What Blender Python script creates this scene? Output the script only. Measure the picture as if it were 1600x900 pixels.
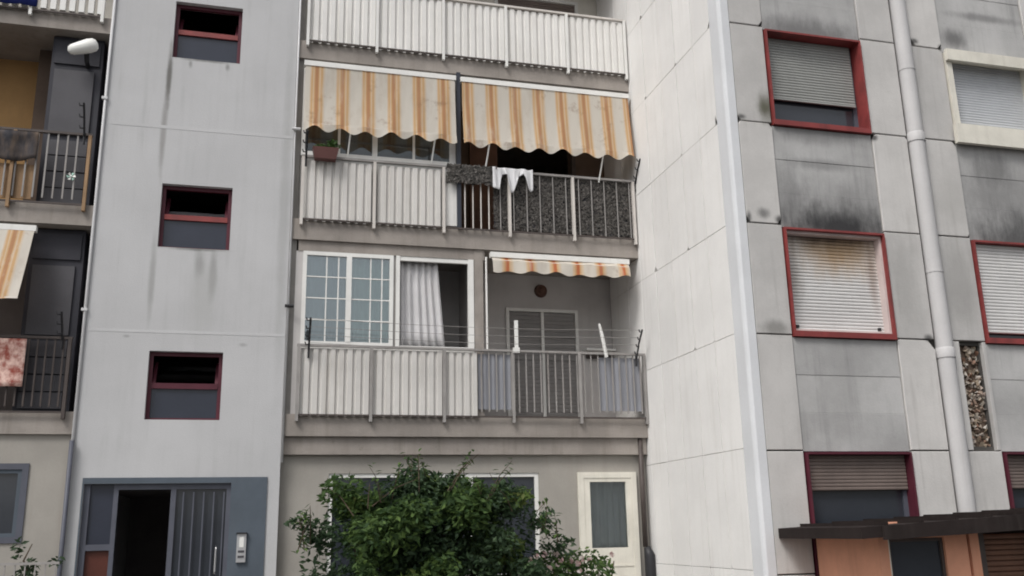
import bpy, bmesh, math, random
from mathutils import Vector, Matrix
random.seed(7)
S = bpy.context.scene
for o in list(bpy.data.objects): bpy.data.objects.remove(o)
C = S.collection
rad = math.radians

# ------------------------------------------------------------------ camera
yaw, pitch, roll = rad(15.1236), rad(14.452), rad(-1.1992)
fw = Vector((math.sin(yaw)*math.cos(pitch), math.cos(yaw)*math.cos(pitch), math.sin(pitch)))
rt = Vector((math.cos(yaw), -math.sin(yaw), 0)); up = rt.cross(fw)
r2 = rt*math.cos(roll) + up*math.sin(roll); u2 = up*math.cos(roll) - rt*math.sin(roll)
cd = bpy.data.cameras.new('camera'); cam = bpy.data.objects.new('camera', cd); C.objects.link(cam)
cam.matrix_world = Matrix(((r2.x, u2.x, -fw.x, 0), (r2.y, u2.y, -fw.y, -14.05), (r2.z, u2.z, -fw.z, 1.6), (0, 0, 0, 1)))
cd.sensor_width = 36; cd.lens = 36*1465.4/1600; cd.clip_end = 2000; cd.clip_start = .1
S.camera = cam

# ------------------------------------------------------------------ world: bright overcast
W = bpy.data.worlds.new('World'); S.world = W; W.use_nodes = True
nt = W.node_tree; bg = nt.nodes['Background']
sky = nt.nodes.new('ShaderNodeTexSky'); sky.sky_type = 'NISHITA'; sky.sun_disc = False
SUN_EL, SUN_AZ = rad(52), rad(228)          # azimuth clockwise from +Y: front left of the facade
sky.sun_elevation = SUN_EL; sky.sun_rotation = SUN_AZ; sky.dust_density = 4.0; sky.air_density = 1.2
hs = nt.nodes.new('ShaderNodeHueSaturation'); hs.inputs['Saturation'].default_value = .22
nt.links.new(sky.outputs[0], hs.inputs['Color']); nt.links.new(hs.outputs[0], bg.inputs[0]); bg.inputs[1].default_value = .118
sd = bpy.data.lights.new('sun', 'SUN'); sd.energy = 1.5; sd.angle = rad(20); sd.color = (1, .975, .94)
sun = bpy.data.objects.new('sun', sd); C.objects.link(sun)
sv = Vector((math.sin(SUN_AZ)*math.cos(SUN_EL), math.cos(SUN_AZ)*math.cos(SUN_EL), math.sin(SUN_EL)))
sun.rotation_euler = sv.to_track_quat('Z', 'Y').to_euler(); sun.location = (0, -20, 30)
vs = S.view_settings; vs.view_transform = 'Standard'; vs.look = 'None'; vs.gamma = 1; vs.use_curve_mapping = False
vs.exposure = 0.36

S.render.engine = 'CYCLES'; S.cycles.filter_width = 1.9
# ------------------------------------------------------------------ materials
def srgb(r, g, b):
    f = lambda c: (c/255/12.92 if c/255 <= .04045 else ((c/255+.055)/1.055)**2.4)
    return (f(r), f(g), f(b))
class NT:
    def __init__(s, name):
        s.m = bpy.data.materials.new(name); s.m.use_nodes = True; s.t = s.m.node_tree
        s.b = s.t.nodes['Principled BSDF']; s.out = s.t.nodes['Material Output']
        s.pos = s.t.nodes.new('ShaderNodeNewGeometry').outputs['Position']
    def n(s, typ, ins=None, **kw):
        x = s.t.nodes.new(typ)
        for k, v in kw.items(): setattr(x, k, v)
        for k, v in (ins or {}).items():
            if isinstance(v, bpy.types.NodeSocket): s.t.links.new(v, x.inputs[k])
            else: x.inputs[k].default_value = v
        return x
    def math(s, op, a, b=0.0, clamp=False):
        return s.n('ShaderNodeMath', {0: a, 1: b}, operation=op, use_clamp=clamp).outputs[0]
    def noise(s, scale, detail=5, rough=.6, vec=None):
        v = s.n('ShaderNodeVectorMath', {0: vec or s.pos, 1: scale if isinstance(scale, tuple) else (scale,)*3}, operation='MULTIPLY').outputs[0]
        return s.n('ShaderNodeTexNoise', {'Vector': v, 'Scale': 1.0, 'Detail': detail, 'Roughness': rough}).outputs['Fac']
    def rng(s, v, a, b, c, d):
        return s.n('ShaderNodeMapRange', {0: v, 1: a, 2: b, 3: c, 4: d}, interpolation_type='SMOOTHSTEP').outputs[0]
    def mix(s, f, a, b, mode='MIX'):
        x = s.t.nodes.new('ShaderNodeMix'); x.data_type = 'RGBA'; x.blend_type = mode
        for i, v in ((0, f), (6, a), (7, b)):
            if isinstance(v, bpy.types.NodeSocket): s.t.links.new(v, x.inputs[i])
            else: x.inputs[i].default_value = (*v, 1) if isinstance(v, tuple) and len(v) == 3 else v
        return x.outputs[2]
def mat(name, col, rough=.8, var=.1, vscale=2.2, streak=0.0, scol=(.10, .09, .08), bump=.12, bscale=45, metal=0, spec=.35, stains=(), col2=None, spots=0.0, tone=0.0):
    a = NT(name)
    n1 = a.noise(vscale, 6)
    c = a.mix(a.rng(n1, .3, .7, 0, 1), tuple(x*(1-var) for x in col), tuple(min(1, x*(1+var)) for x in (col2 or col)))
    if tone:
        rv = a.t.nodes.new('ShaderNodeObjectInfo').outputs['Random']
        c = a.mix(1.0, c, a.mix(rv, (1-tone,)*3, (1+tone*.25, 1+tone*.23, 1+tone*.2)), 'MULTIPLY')
    g = a.noise(38, 3)
    c = a.mix(.5, c, a.mix(g, (.80,)*3, (1.0,)*3), 'MULTIPLY')
    if streak:
        s1 = a.rng(a.noise((9, 9, .45), 4), .46, .78, 0, 1); s2 = a.rng(a.noise(1.3, 3), .35, .7, .15, 1)
        c = a.mix(a.math('MULTIPLY', a.math('MULTIPLY', s1, s2), streak, True), c, scol)
    if spots:
        c = a.mix(a.math('MULTIPLY', a.rng(a.noise(7, 8, .7), .60, .74, 0, 1), spots, True), c, scol)
    for (cx, cy, cz, rx, ry, rz, sc, st) in stains:
        d = a.n('ShaderNodeVectorMath', {0: a.pos, 1: (cx, cy, cz)}, operation='SUBTRACT').outputs[0]
        d = a.n('ShaderNodeVectorMath', {0: d, 1: (rx, ry, rz)}, operation='DIVIDE').outputs[0]
        l = a.n('ShaderNodeVectorMath', {0: d}, operation='LENGTH').outputs['Value']
        l = a.math('ADD', l, a.math('MULTIPLY', a.math('SUBTRACT', a.noise((4, 4, 2.2), 5, .7), .5), .8))
        l = a.math('ADD', l, a.math('MULTIPLY', a.math('SUBTRACT', a.noise((12, 12, 1.6), 4), .5), .4))
        c = a.mix(a.math('MULTIPLY', a.rng(l, 1.05, .15, 0, 1), st, True), c, sc)
    a.t.links.new(c, a.b.inputs['Base Color'])
    a.b.inputs['Roughness'].default_value = rough; a.b.inputs['Metallic'].default_value = metal
    a.b.inputs['Specular IOR Level'].default_value = spec
    if bump:
        h = a.math('ADD', a.noise(bscale, 5), a.math('MULTIPLY', n1, 1.5))
        bp = a.n('ShaderNodeBump', {'Height': h, 'Strength': bump, 'Distance': .02})
        a.t.links.new(bp.outputs[0], a.b.inputs['Normal'])
    return a.m
def glass(name, tint=(.75, .85, .85), refl=1.0, dark=.15):
    a = NT(name)
    tr = a.n('ShaderNodeBsdfTransparent', {'Color': (*tint, 1)}); gl = a.n('ShaderNodeBsdfGlossy', {'Color': (.9, .95, 1, 1), 'Roughness': .04})
    wv = a.n('ShaderNodeBump', {'Height': a.noise(1.6, 2), 'Strength': .12, 'Distance': .03}); a.t.links.new(wv.outputs[0], gl.inputs['Normal'])
    fr = a.n('ShaderNodeFresnel', {'IOR': 1.5}); f = a.math('ADD', a.math('MULTIPLY', fr.outputs[0], refl), dark, True)
    m = a.n('ShaderNodeMixShader', {0: f, 1: tr.outputs[0], 2: gl.outputs[0]}); a.t.links.new(m.outputs[0], a.out.inputs[0])
    return a.m
def cloth(name, col, trans=.3, var=.06, stripes=None, period=.41, phase=0.0, dirt=.25):
    a = NT(name)
    if stripes:
        x = a.n('ShaderNodeSeparateXYZ', {0: a.pos}).outputs[0]
        u = a.math('FRACT', a.math('DIVIDE', a.math('ADD', a.math('ADD', x, 40.0), phase), period))
        cr = a.t.nodes.new('ShaderNodeValToRGB'); el = cr.color_ramp.elements
        el[0].position = 0; el[0].color = (*stripes[0][1], 1); el[1].position = stripes[1][0]; el[1].color = (*stripes[1][1], 1)
        for p, cc in stripes[2:]:
            e = el.new(p); e.color = (*cc, 1)
        a.t.links.new(u, cr.inputs[0]); c = cr.outputs[0]
    else:
        c = a.mix(a.rng(a.noise(3), .3, .7, 0, 1), tuple(x*(1-var) for x in col), col)
    c = a.mix(a.math('MULTIPLY', a.rng(a.noise((5, 5, 1.4), 6), .45, .75, 0, 1), dirt), c, srgb(165, 140, 115))
    if stripes:
        c = a.mix(a.math('MULTIPLY', a.rng(a.noise((3, 3, 3), 5, .65), .56, .74, 0, 1), .55), c, srgb(150, 112, 84))
        c = a.mix(a.math('MULTIPLY', a.rng(a.noise((11, 11, .6), 4), .5, .8, 0, 1), .45), c, srgb(232, 226, 216))
    c = a.mix(.6, c, a.mix(a.noise(120, 2), (.82,)*3, (1,)*3), 'MULTIPLY')
    df = a.n('ShaderNodeBsdfDiffuse', {'Color': c}); tl = a.n('ShaderNodeBsdfTranslucent', {'Color': c})
    m = a.n('ShaderNodeMixShader', {0: trans, 1: df.outputs[0], 2: tl.outputs[0]}); a.t.links.new(m.outputs[0], a.out.inputs[0])
    return a.m
def leafmat(name, cols, trans=.25, rough=.6):
    a = NT(name)
    rnd = a.t.nodes[[n.name for n in a.t.nodes if n.type == 'NEW_GEOMETRY'][0]].outputs['Random Per Island']
    cr = a.t.nodes.new('ShaderNodeValToRGB'); el = cr.color_ramp.elements
    el[0].color = (*cols[0], 1); el[1].color = (*cols[-1], 1)
    for i, cc in enumerate(cols[1:-1]):
        e = el.new((i+1)/(len(cols)-1)); e.color = (*cc, 1)
    a.t.links.new(rnd, cr.inputs[0]); c = cr.outputs[0]
    a.t.links.new(c, a.b.inputs['Base Color']); a.b.inputs['Roughness'].default_value = rough; a.b.inputs['Specular IOR Level'].default_value = .3
    tl = a.n('ShaderNodeBsdfTranslucent', {'Color': c})
    m = a.n('ShaderNodeMixShader', {0: trans, 1: a.b.outputs[0], 2: tl.outputs[0]}); a.t.links.new(m.outputs[0], a.out.inputs[0])
    return a.m

SOOT = (.018, .018, .02); GR = (.10, .095, .085)
M = {}
tower_st = [(-1.60, 0, 8.45, .055, 1, .75, (.10, .095, .085), .85), (-1.62, 0, 7.5, .06, 1, .9, (.2, .19, .18), .6), (-.98, 0, 5.5, .10, 1, .35, (.15, .15, .14), .45), (-.78, 0, 5.35, .08, 1, .55, (.17, .17, .16), .45), (-.9, 0, 5.0, .3, 1, .9, (.36, .36, .35), .4),
            (-1.62, 0, 5.2, .06, 1, .9, (.22, .22, .21), .5), (-1.1, 0, 8.79, .55, 1, .035, (.12, .12, .11), .7), (-1.05, 0, 5.72, .55, 1, .04, (.12, .12, .11), .7), (-1.3, 0, 8.72, .04, 1, .10, (.15, .15, .14), .6), (-.75, 0, 8.72, .05, 1, .09, (.15, .15, .14), .6),
            (.2, 0, 6.6, .1, 1, 4, (.26, .26, .25), .35), (-.30, 0, 4.30, .08, 1, .04, (.25, .25, .25), .6), (-1.9, 0, 4.38, .06, 1, .03, (.25, .25, .25), .6), (-.2, 0, 10.0, .05, 1, .04, (.2, .2, .2), .7)]
M['tower'] = mat('grey_render', (.50, .50, .508), .85, .06, .6, .34, (.30, .30, .295), .22, 55, stains=tower_st)
M['joint_strip'] = mat('render_joint_band', (.515, .515, .522), .85, .05, 1.0)
M['pier'] = mat('dirty_pier', (.20, .19, .18), .85, .15, 1.5, .4)
M['slab'] = mat('slab_concrete', (.30, .27, .245), .85, .16, 1.5, .55, (.14, .12, .10), .18, 40, spots=.45)
M['soffit'] = mat('soffit_plaster', (.42, .41, .40), .9, .08)
M['backwall'] = mat('loggia_plaster', (.52, .50, .49), .88, .08, 1.5, .15)
M['cream'] = mat('cream_plaster', (.66, .63, .57), .88, .07, 1.5, .15)
M['tan'] = mat('tan_plaster', (.50, .30, .13), .88, .10, 1.5, .2)
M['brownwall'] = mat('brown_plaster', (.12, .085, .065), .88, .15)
side_st = [(6, -3.02, 7.12, 1, .03, .10, (.05, .05, .05), .9), (6, .1, 7.9, 1, .12, 1.0, (.25, .23, .21), .35)]
M['side'] = mat('white_panel_paint', (.81, .797, .78), .75, .04, 1.2, .42, (.55, .525, .49), .10, 40, stains=side_st, spots=.12, tone=.06)
M['corner'] = mat('white_corner_paint', (.66, .67, .69), .7, .05, 1.0, .18, (.42, .42, .42), .06, 40)
MOLD = (.075, .075, .045)
pil_st = [(6.66, -3.35, 5.58, .10, 1, .09, (.03, .03, .03), .85), (8.31, -3.35, 6.94, .08, 1, .07, (.03, .03, .03), .85), (9.22, -3.35, 8.58, .10, 1, .06, (.04, .04, .04), .8), (9.68, -3.35, 8.52, .08, 1, .08, (.03, .03, .03), .85), (6.22, -3.35, 7.06, .10, 1, .06, (.04, .04, .04), .8), (8.78, -3.35, 4.02, .10, 1, .07, (.04, .04, .04), .8), (6.2, -3.35, 5.6, .06, 1, .12, (.04, .04, .04), .8), (6.62, -3.35, 7.22, .20, 1, .33, MOLD, .9), (6.42, -3.35, 5.66, .13, 1, .11, (.08, .08, .08), .7), (6.45, -3.35, 4.08, .3, 1, .14, (.17, .165, .155), .7),
          (8.5, -3.35, 4.8, .35, 1, .9, (.20, .195, .185), .35), (9.42, -3.35, 4.8, .4, 1, .9, (.21, .205, .195), .45), (9.45, -3.35, 6.1, .4, 1, .6, (.38, .37, .35), .4)]
M['pilaster'] = mat('precast_pilaster', (.57, .555, .54), .85, .08, 1.4, .45, (.27, .255, .24), .16, 50, stains=pil_st, spots=.15, tone=.15)
sp_st = [(7.6, -3.33, 5.50, 1.15, 1, .50, SOOT, .92), (7.5, -3.33, 5.65, 1.3, 1, .70, SOOT, .35), (6.85, -3.33, 5.9, .35, 1, .9, SOOT, .35), (10.6, -3.33, 5.45, 1.3, 1, .70, SOOT, .80), (10.6, -3.33, 6.2, 1.3, 1, .8, SOOT, .30), (7.4, -3.33, 8.48, 1.2, 1, .36, SOOT, .60), (7.4, -3.33, 6.9, 1.2, 1, .22, SOOT, .40),
         (7.4, -3.33, 6.45, .7, 1, .12, (.11, .11, .11), .5), (9.95, -3.33, 8.72, .3, 1, .22, SOOT, .6), (10.6, -3.33, 9.15, .9, 1, .10, SOOT, .45), (7.4, -3.33, 9.3, .9, 1, .12, SOOT, .3), (10.3, -3.33, 6.6, .5, 1, .35, (.1, .1, .1), .5)]
M['spandrel'] = mat('precast_spandrel', (.44, .435, .43), .85, .16, .9, .45, (.15, .15, .15), .18, 45, stains=sp_st, spots=.15, tone=.08)
M['joint'] = mat('dark_joint', (.07, .065, .06), .9, .2)
M['rubble'] = leafmat('rubble_stone', [(.13, .10, .07), (.30, .24, .18), (.45, .42, .38), (.22, .12, .08), (.36, .33, .28)], 0, .9)
M['red'] = mat('red_enamel', (.23, .038, .036), .6, .2, 4, .6, (.06, .025, .025), .05, 40, spec=.5, spots=.2)
M['darkred'] = mat('dark_red_enamel', (.085, .016, .028), .5, .12, 3, .1, (.05, .02, .02), .05)
M['pinkwhite'] = mat('faded_pink_metal', (.62, .52, .50), .5, .08, 3, .2, (.3, .2, .18), .04)
M['creamframe'] = mat('cream_stone_surround', (.72, .69, .61), .8, .08, 2, .35, (.3, .27, .22), .12)
M['shutter'] = mat('white_shutter', (.66, .65, .64), .55, .05, 2, .15, (.35, .33, .30), .03, stains=[(7.6, -3.2, 5.36, 1.0, 1, .66, (.42, .27, .13), .85), (7.4, -3.2, 5.46, 1.1, 1, .24, (.07, .05, .04), .9), (6.88, -3.2, 4.9, .22, 1, .6, (.30, .27, .24), .6), (8.1, -3.2, 4.9, .10, 1, .6, (.30, .22, .18), .6)])  # burn stain, with shading below the window head painted in too
M['greyshutter'] = mat('grey_shutter', (.33, .335, .32), .6, .08, 2, .2, (.15, .15, .14), .04)
M['paleshutter'] = mat('pale_shutter', (.52, .535, .56), .5, .05, 2, .1, (.3, .3, .3), .03)
M['brownshutter'] = mat('brown_shutter', (.17, .135, .12), .6, .12, 2, .2)
M['wood'] = mat('wood_shutter', (.14, .07, .045), .6, .2, (3.0), .3, (.05, .03, .02), .08)
M['darkdoor'] = mat('louvre_door_paint', (.25, .24, .235), .6, .08, 2, .1)
M['whitemetal'] = mat('white_metal', (.76, .755, .73), .45, .05, 3, .22, (.36, .31, .26), .04, spec=.45)
M['panel'] = mat('corrugated_sheet', (.75, .735, .71), .55, .05, 1.2, .45, (.46, .43, .38), .05, 40, spots=.10)
M['panel2'] = mat('dirty_corrugated_sheet', (.62, .60, .575), .6, .07, 1.2, .6, (.34, .31, .27), .05, 40, spots=.15)
M['postpaint'] = mat('post_paint', (.60, .565, .53), .55, .08, 3, .35, (.32, .24, .18), .05)
M['rail'] = mat('grey_rail', (.30, .285, .275), .5, .1, 4, .3, (.16, .10, .07), .05)
M['darkrail'] = mat('dark_rail', (.075, .06, .055), .5, .15, 4, .2)
M['black'] = mat('black_iron', (.022, .022, .025), .5, .15, 4, 0, bump=.05)
M['navy'] = mat('navy_post', (.035, .04, .055), .5, .1)
M['pipe'] = mat('downpipe_paint', (.52, .51, .51), .6, .05, 1.5, .4, (.30, .29, .28), .05)
M['conduit'] = mat('white_conduit', (.58, .58, .59), .5, .05)
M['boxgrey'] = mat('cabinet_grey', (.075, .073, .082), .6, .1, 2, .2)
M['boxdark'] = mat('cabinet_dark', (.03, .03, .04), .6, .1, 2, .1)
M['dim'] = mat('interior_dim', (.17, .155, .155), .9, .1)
M['tanpanel'] = mat('wood_board', (.30, .19, .105), .7, .15, 3, .4, (.22, .12, .05), .06)
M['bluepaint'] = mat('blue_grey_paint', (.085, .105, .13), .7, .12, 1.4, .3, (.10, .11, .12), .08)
M['blueframe'] = mat('blue_grey_frame', (.09, .095, .12), .5, .08)
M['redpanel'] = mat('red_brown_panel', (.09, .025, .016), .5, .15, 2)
M['beige'] = mat('beige_wall', (.34, .32, .29), .88, .08, 1.3, .35, (.25, .22, .19), .12, spots=.15)  # beige set darker overall, to stand in for shade along the ground floor
M['steel'] = mat('brushed_steel', (.55, .55, .56), .35, .05, metal=.6)
M['orange'] = mat('orange_plaster', (.74, .36, .235), .85, .08, 1.5, .25, (.30, .15, .09), .12)
M['roofbrown'] = mat('brown_roof_metal', (.024, .018, .017), .85, .2, 2, .2, spec=.15)
M['asphalt'] = mat('asphalt', (.05, .05, .052), .9, .2, .5, 0, bump=.3, bscale=80)
M['paving'] = mat('paving', (.24, .23, .215), .9, .12, 1.0, 0, bump=.2)
M['terracotta'] = mat('terracotta_plastic', (.11, .045, .040), .6, .1)
M['lampwhite'] = mat('white_opal_plastic', (.78, .78, .75), .4, .04)
M['brown'] = mat('brown_grille', (.10, .05, .035), .6, .15)
M['bark'] = mat('bark', (.09, .065, .045), .9, .2, 6, 0, bump=.5, bscale=30)
M['glass'] = glass('window_glass', (.86, .89, .87), .8, .02)
M['paleglass'] = glass('pale_window_glass', (.86, .92, .90), 1.0, .13)
M['darkglass'] = mat('stair_glass', (.030, .035, .052), .25, .08, bump=.03, bscale=3, spec=.45)
M['winglass'] = mat('shaded_glass', (.035, .04, .05), .10, .08, bump=.03, bscale=3, spec=.7)
cr, lt, og, br = srgb(226, 219, 208), srgb(228, 206, 178), srgb(221, 182, 138), srgb(196, 148, 112)
STR = [(0, cr), (.34, cr), (.37, lt), (.42, og), (.46, og), (.48, lt), (.53, og), (.57, br), (.66, br), (.69, og), (.74, lt), (.78, og), (.83, og), (.86, lt), (.94, cr)]
M['awning'] = cloth('awning_stripes', cr, .35, stripes=STR, period=.408, phase=.02)
rd = srgb(202, 122, 84)
M['awning2'] = cloth('awning_stripes_red', cr, .3, stripes=[(0, cr), (.35, cr), (.4, lt), (.5, og), (.58, rd), (.66, rd), (.7, og), (.8, lt), (.9, cr)], period=.395, phase=.0)
M['curtain'] = cloth('sheer_curtain', (.88, .87, .88), .4, dirt=.05)
M['greencurtain'] = cloth('green_curtain', (.68, .80, .75), .5, dirt=.05)
M['laundry'] = cloth('white_cotton', (.86, .86, .88), .25, dirt=.0)
M['blueclothm'] = cloth('blue_cloth', (.03, .04, .17), .1, dirt=0)
M['darkcloth'] = cloth('dark_cloth', (.075, .075, .085), .1, var=.6, dirt=.3)
M['greycloth'] = cloth('grey_cloth', (.36, .37, .41), .2, dirt=.1)
M['redcloth'] = mat('red_patterned_cloth', (.50, .11, .08), .9, .3, 9, 0, bump=.1, col2=(.75, .55, .48))
M['camo'] = leafmat('mottled_leaf_screen', [(.045, .041, .038), (.10, .092, .083), (.06, .056, .052), (.17, .155, .145), (.065, .063, .058), (.12, .11, .10)], .15)
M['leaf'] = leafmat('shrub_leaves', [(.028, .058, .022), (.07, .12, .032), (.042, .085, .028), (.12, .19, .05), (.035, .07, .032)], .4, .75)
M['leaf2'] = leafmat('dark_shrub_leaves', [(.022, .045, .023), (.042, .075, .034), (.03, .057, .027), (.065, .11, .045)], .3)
M['leaf4'] = leafmat('young_shrub_leaves', [(.07, .12, .03), (.13, .20, .05), (.10, .15, .045), (.17, .19, .06)], .4, .75)
M['leaf3'] = leafmat('pot_plant_leaves', [(.03, .06, .02), (.07, .14, .03), (.05, .1, .03)], .3)
M['petal'] = leafmat('pale_petals', [(.75, .68, .66), (.6, .38, .38), (.8, .76, .7)], .3)
M['green'] = mat('mint_plastic', (.45, .70, .60), .5, .1)

# ------------------------------------------------------------------ mesh helpers
class MB:
    def __init__(s): s.v = []; s.f = []
    def add(s, v, f):
        k = len(s.v); s.v += [tuple(p) for p in v]; s.f += [tuple(i+k for i in q) for q in f]; return s
    def box(s, x0, x1, y0, y1, z0, z1):
        x0, x1 = min(x0, x1), max(x0, x1); y0, y1 = min(y0, y1), max(y0, y1); z0, z1 = min(z0, z1), max(z0, z1)
        return s.add([(x0, y0, z0), (x1, y0, z0), (x1, y1, z0), (x0, y1, z0), (x0, y0, z1), (x1, y0, z1), (x1, y1, z1), (x0, y1, z1)],
                     [(0, 3, 2, 1), (4, 5, 6, 7), (0, 1, 5, 4), (1, 2, 6, 5), (2, 3, 7, 6), (3, 0, 4, 7)])
    def tube(s, pts, r, n=8, cap=True):
        pts = [Vector(p) for p in pts]; R = r if isinstance(r, (list, tuple)) else [r]*len(pts); v = []; f = []
        for i, p in enumerate(pts):
            d = (pts[min(i+1, len(pts)-1)] - pts[max(i-1, 0)]).normalized()
            a = d.cross(Vector((0, 0, 1)) if abs(d.z) < .9 else Vector((1, 0, 0))).normalized(); b = d.cross(a)
            v += [p + (a*math.cos(t*2*math.pi/n) + b*math.sin(t*2*math.pi/n))*R[i] for t in range(n)]
        for i in range(len(pts)-1):
            for t in range(n): f.append((i*n+t, i*n+(t+1) % n, (i+1)*n+(t+1) % n, (i+1)*n+t))
        if cap: f += [tuple(range(n))[::-1], tuple((len(pts)-1)*n+t for t in range(n))]
        return s.add(v, f)
    def sheet(s, fn, nu, nv):
        v = [fn(i/nu, j/nv) for j in range(nv+1) for i in range(nu+1)]
        return s.add(v, [(j*(nu+1)+i, j*(nu+1)+i+1, (j+1)*(nu+1)+i+1, (j+1)*(nu+1)+i) for j in range(nv) for i in range(nu)])
    def build(s, name, m, root=None, bevel=0, smooth=False, thick=0, weld=False):
        me = bpy.data.meshes.new(name); bm = bmesh.new()
        vs_ = [bm.verts.new(p) for p in s.v]
        for q in s.f:
            try: bm.faces.new([vs_[i] for i in q])
            except ValueError: pass
        if weld: bmesh.ops.remove_doubles(bm, verts=bm.verts, dist=1e-4)
        if bevel: bmesh.ops.bevel(bm, geom=[e for e in bm.edges if e.is_manifold and e.calc_face_angle(0) > .5], offset=bevel, segments=1, affect='EDGES')
        bmesh.ops.recalc_face_normals(bm, faces=bm.faces)
        if smooth:
            for q in bm.faces: q.smooth = True
        bm.to_mesh(me); bm.free(); me.materials.append(M[m] if isinstance(m, str) else m)
        o = bpy.data.objects.new(name, me); C.objects.link(o)
        if thick:
            md = o.modifiers.new('thickness', 'SOLIDIFY'); md.thickness = thick; md.offset = 0
        if root: par(o, root)
        return o
def par(o, root):
    o.parent = root
    o.matrix_parent_inverse = Matrix.Translation(-Vector(root.location)) if root.type == 'EMPTY' else Matrix.Translation(-off(root))
def off(o): return Vector(o.location)
def thing(name, loc, label, cat, group=None):
    o = bpy.data.objects.new(name, None); C.objects.link(o); o.location = loc; o.empty_display_size = .2
    return tag(o, label, cat, group)
def tag(o, label, cat=None, group=None, kind=None):
    if label: o['label'] = label
    if cat: o['category'] = cat
    if group: o['group'] = group
    if kind: o['kind'] = kind
    return o
def clone(o, dx=0, dy=0, dz=0):
    c = o.copy(); C.objects.link(c); c.location = (o.location.x+dx, o.location.y+dy, o.location.z+dz); return c
def box(name, m, root, x0, x1, y0, y1, z0, z1, bevel=.003):
    return MB().box(x0, x1, y0, y1, z0, z1).build(name, m, root, bevel=bevel)
def holed(name, m, root, x0, x1, z0, z1, y0, y1, holes):
    xs = sorted({x0, x1, *[h[0] for h in holes], *[h[1] for h in holes]}); zs = sorted({z0, z1, *[h[2] for h in holes], *[h[3] for h in holes]})
    xs = [x for x in xs if x0 <= x <= x1]; zs = [z for z in zs if z0 <= z <= z1]
    def solid(i, j):
        if i < 0 or j < 0 or i >= len(xs)-1 or j >= len(zs)-1: return False
        cx, cz = (xs[i]+xs[i+1])/2, (zs[j]+zs[j+1])/2
        return not any(h[0] < cx < h[1] and h[2] < cz < h[3] for h in holes)
    b = MB()
    for i in range(len(xs)-1):
        for j in range(len(zs)-1):
            if not solid(i, j): continue
            a, c, d, e = xs[i], xs[i+1], zs[j], zs[j+1]
            b.add([(a, y0, d), (c, y0, d), (c, y0, e), (a, y0, e)], [(0, 1, 2, 3)]); b.add([(a, y1, d), (c, y1, d), (c, y1, e), (a, y1, e)], [(3, 2, 1, 0)])
            if not solid(i-1, j): b.add([(a, y0, d), (a, y1, d), (a, y1, e), (a, y0, e)], [(3, 2, 1, 0)])
            if not solid(i+1, j): b.add([(c, y0, d), (c, y1, d), (c, y1, e), (c, y0, e)], [(0, 1, 2, 3)])
            if not solid(i, j-1): b.add([(a, y0, d), (c, y0, d), (c, y1, d), (a, y1, d)], [(3, 2, 1, 0)])
            if not solid(i, j+1): b.add([(a, y0, e), (c, y0, e), (c, y1, e), (a, y1, e)], [(0, 1, 2, 3)])
    return b.build(name, m, root, weld=True)
def panel(name, m, root, u0, u1, z0, z1, face, t, axis='y', ch=(0, 0, 0, 0), bev=.006):
    """Flat slab in the plane axis=face, thickness t behind it; ch = chamfer of corners bl, br, tr, tl."""
    P = []
    for k, (u, z, du, dz) in enumerate(((u0, z0, 1, 1), (u1, z0, -1, 1), (u1, z1, -1, -1), (u0, z1, 1, -1))):
        c = ch[k]
        if c:
            a, b = (u, z+dz*c*1.3), (u+du*c, z)
            P += ([a, b] if k in (0, 2) else [b, a])
        else: P.append((u, z))
    cu, cz = (u0+u1)/2, (z0+z1)/2
    ins = [(u+(bev if u < cu else -bev), z+(bev if z < cz else -bev)) for u, z in P]
    pt = (lambda u, z, d: (u, face+d, z)) if axis == 'y' else (lambda u, z, d: (face+d, u, z))
    n = len(P); b = MB()
    b.add([pt(u, z, t) for u, z in P] + [pt(u, z, bev) for u, z in P] + [pt(u, z, 0) for u, z in ins],
          [tuple(range(n)), tuple(2*n+i for i in range(n))] + [(i, (i+1) % n, n+(i+1) % n, n+i) for i in range(n)] + [(n+i, n+(i+1) % n, 2*n+(i+1) % n, 2*n+i) for i in range(n)])
    return b.build(name, m, root)
def corrugated(name, m, root, x0, x1, z0, z1, y, per=.127, dep=.03):
    n = max(2, round((x1-x0)/per)); prof = []
    for i in range(n):
        a = x0 + (x1-x0)*i/n; w = (x1-x0)/n
        prof += [(a, y), (a+w*.12, y+dep), (a+w*.36, y+dep), (a+w*.48, y)]
    prof.append((x1, y)); b = MB(); k = len(prof)
    b.add([(x, yy, z0) for x, yy in prof] + [(x, yy, z1) for x, yy in prof], [(i, i+1, k+i+1, k+i) for i in range(k-1)])
    return b.build(name, m, root, thick=.004)
def leaves(n, blobs, size, seed=1, shell=.45):
    rnd = random.Random(seed); b = MB(); wts = [bl[3]*bl[4]*bl[5] for bl in blobs]
    for _ in range(n):
        cx, cy, cz, rx, ry, rz = rnd.choices(blobs, wts)[0]
        d = Vector((rnd.gauss(0, 1), rnd.gauss(0, 1), rnd.gauss(0, 1))).normalized(); r = shell + (1-shell)*rnd.random()**.6
        p = Vector((cx+d.x*rx*r, cy+d.y*ry*r, cz+d.z*rz*r)); s = size*rnd.uniform(.55, 1.25)
        a = Vector((rnd.gauss(0, 1)+d.x, rnd.gauss(0, 1)+d.y, rnd.gauss(0, .7)-.3)).normalized(); c = a.cross(Vector((rnd.gauss(0, 1), rnd.gauss(0, 1), rnd.gauss(0, 1)))).normalized()
        nn = a.cross(c)
        b.add([p-a*s, p+c*s*.42+nn*s*.12, p+a*s, p-c*s*.42+nn*s*.12], [(0, 1, 2), (0, 2, 3)])
    return b

GZ = -.9      # ground level
TOP = 12.9    # top of the built facade
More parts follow.
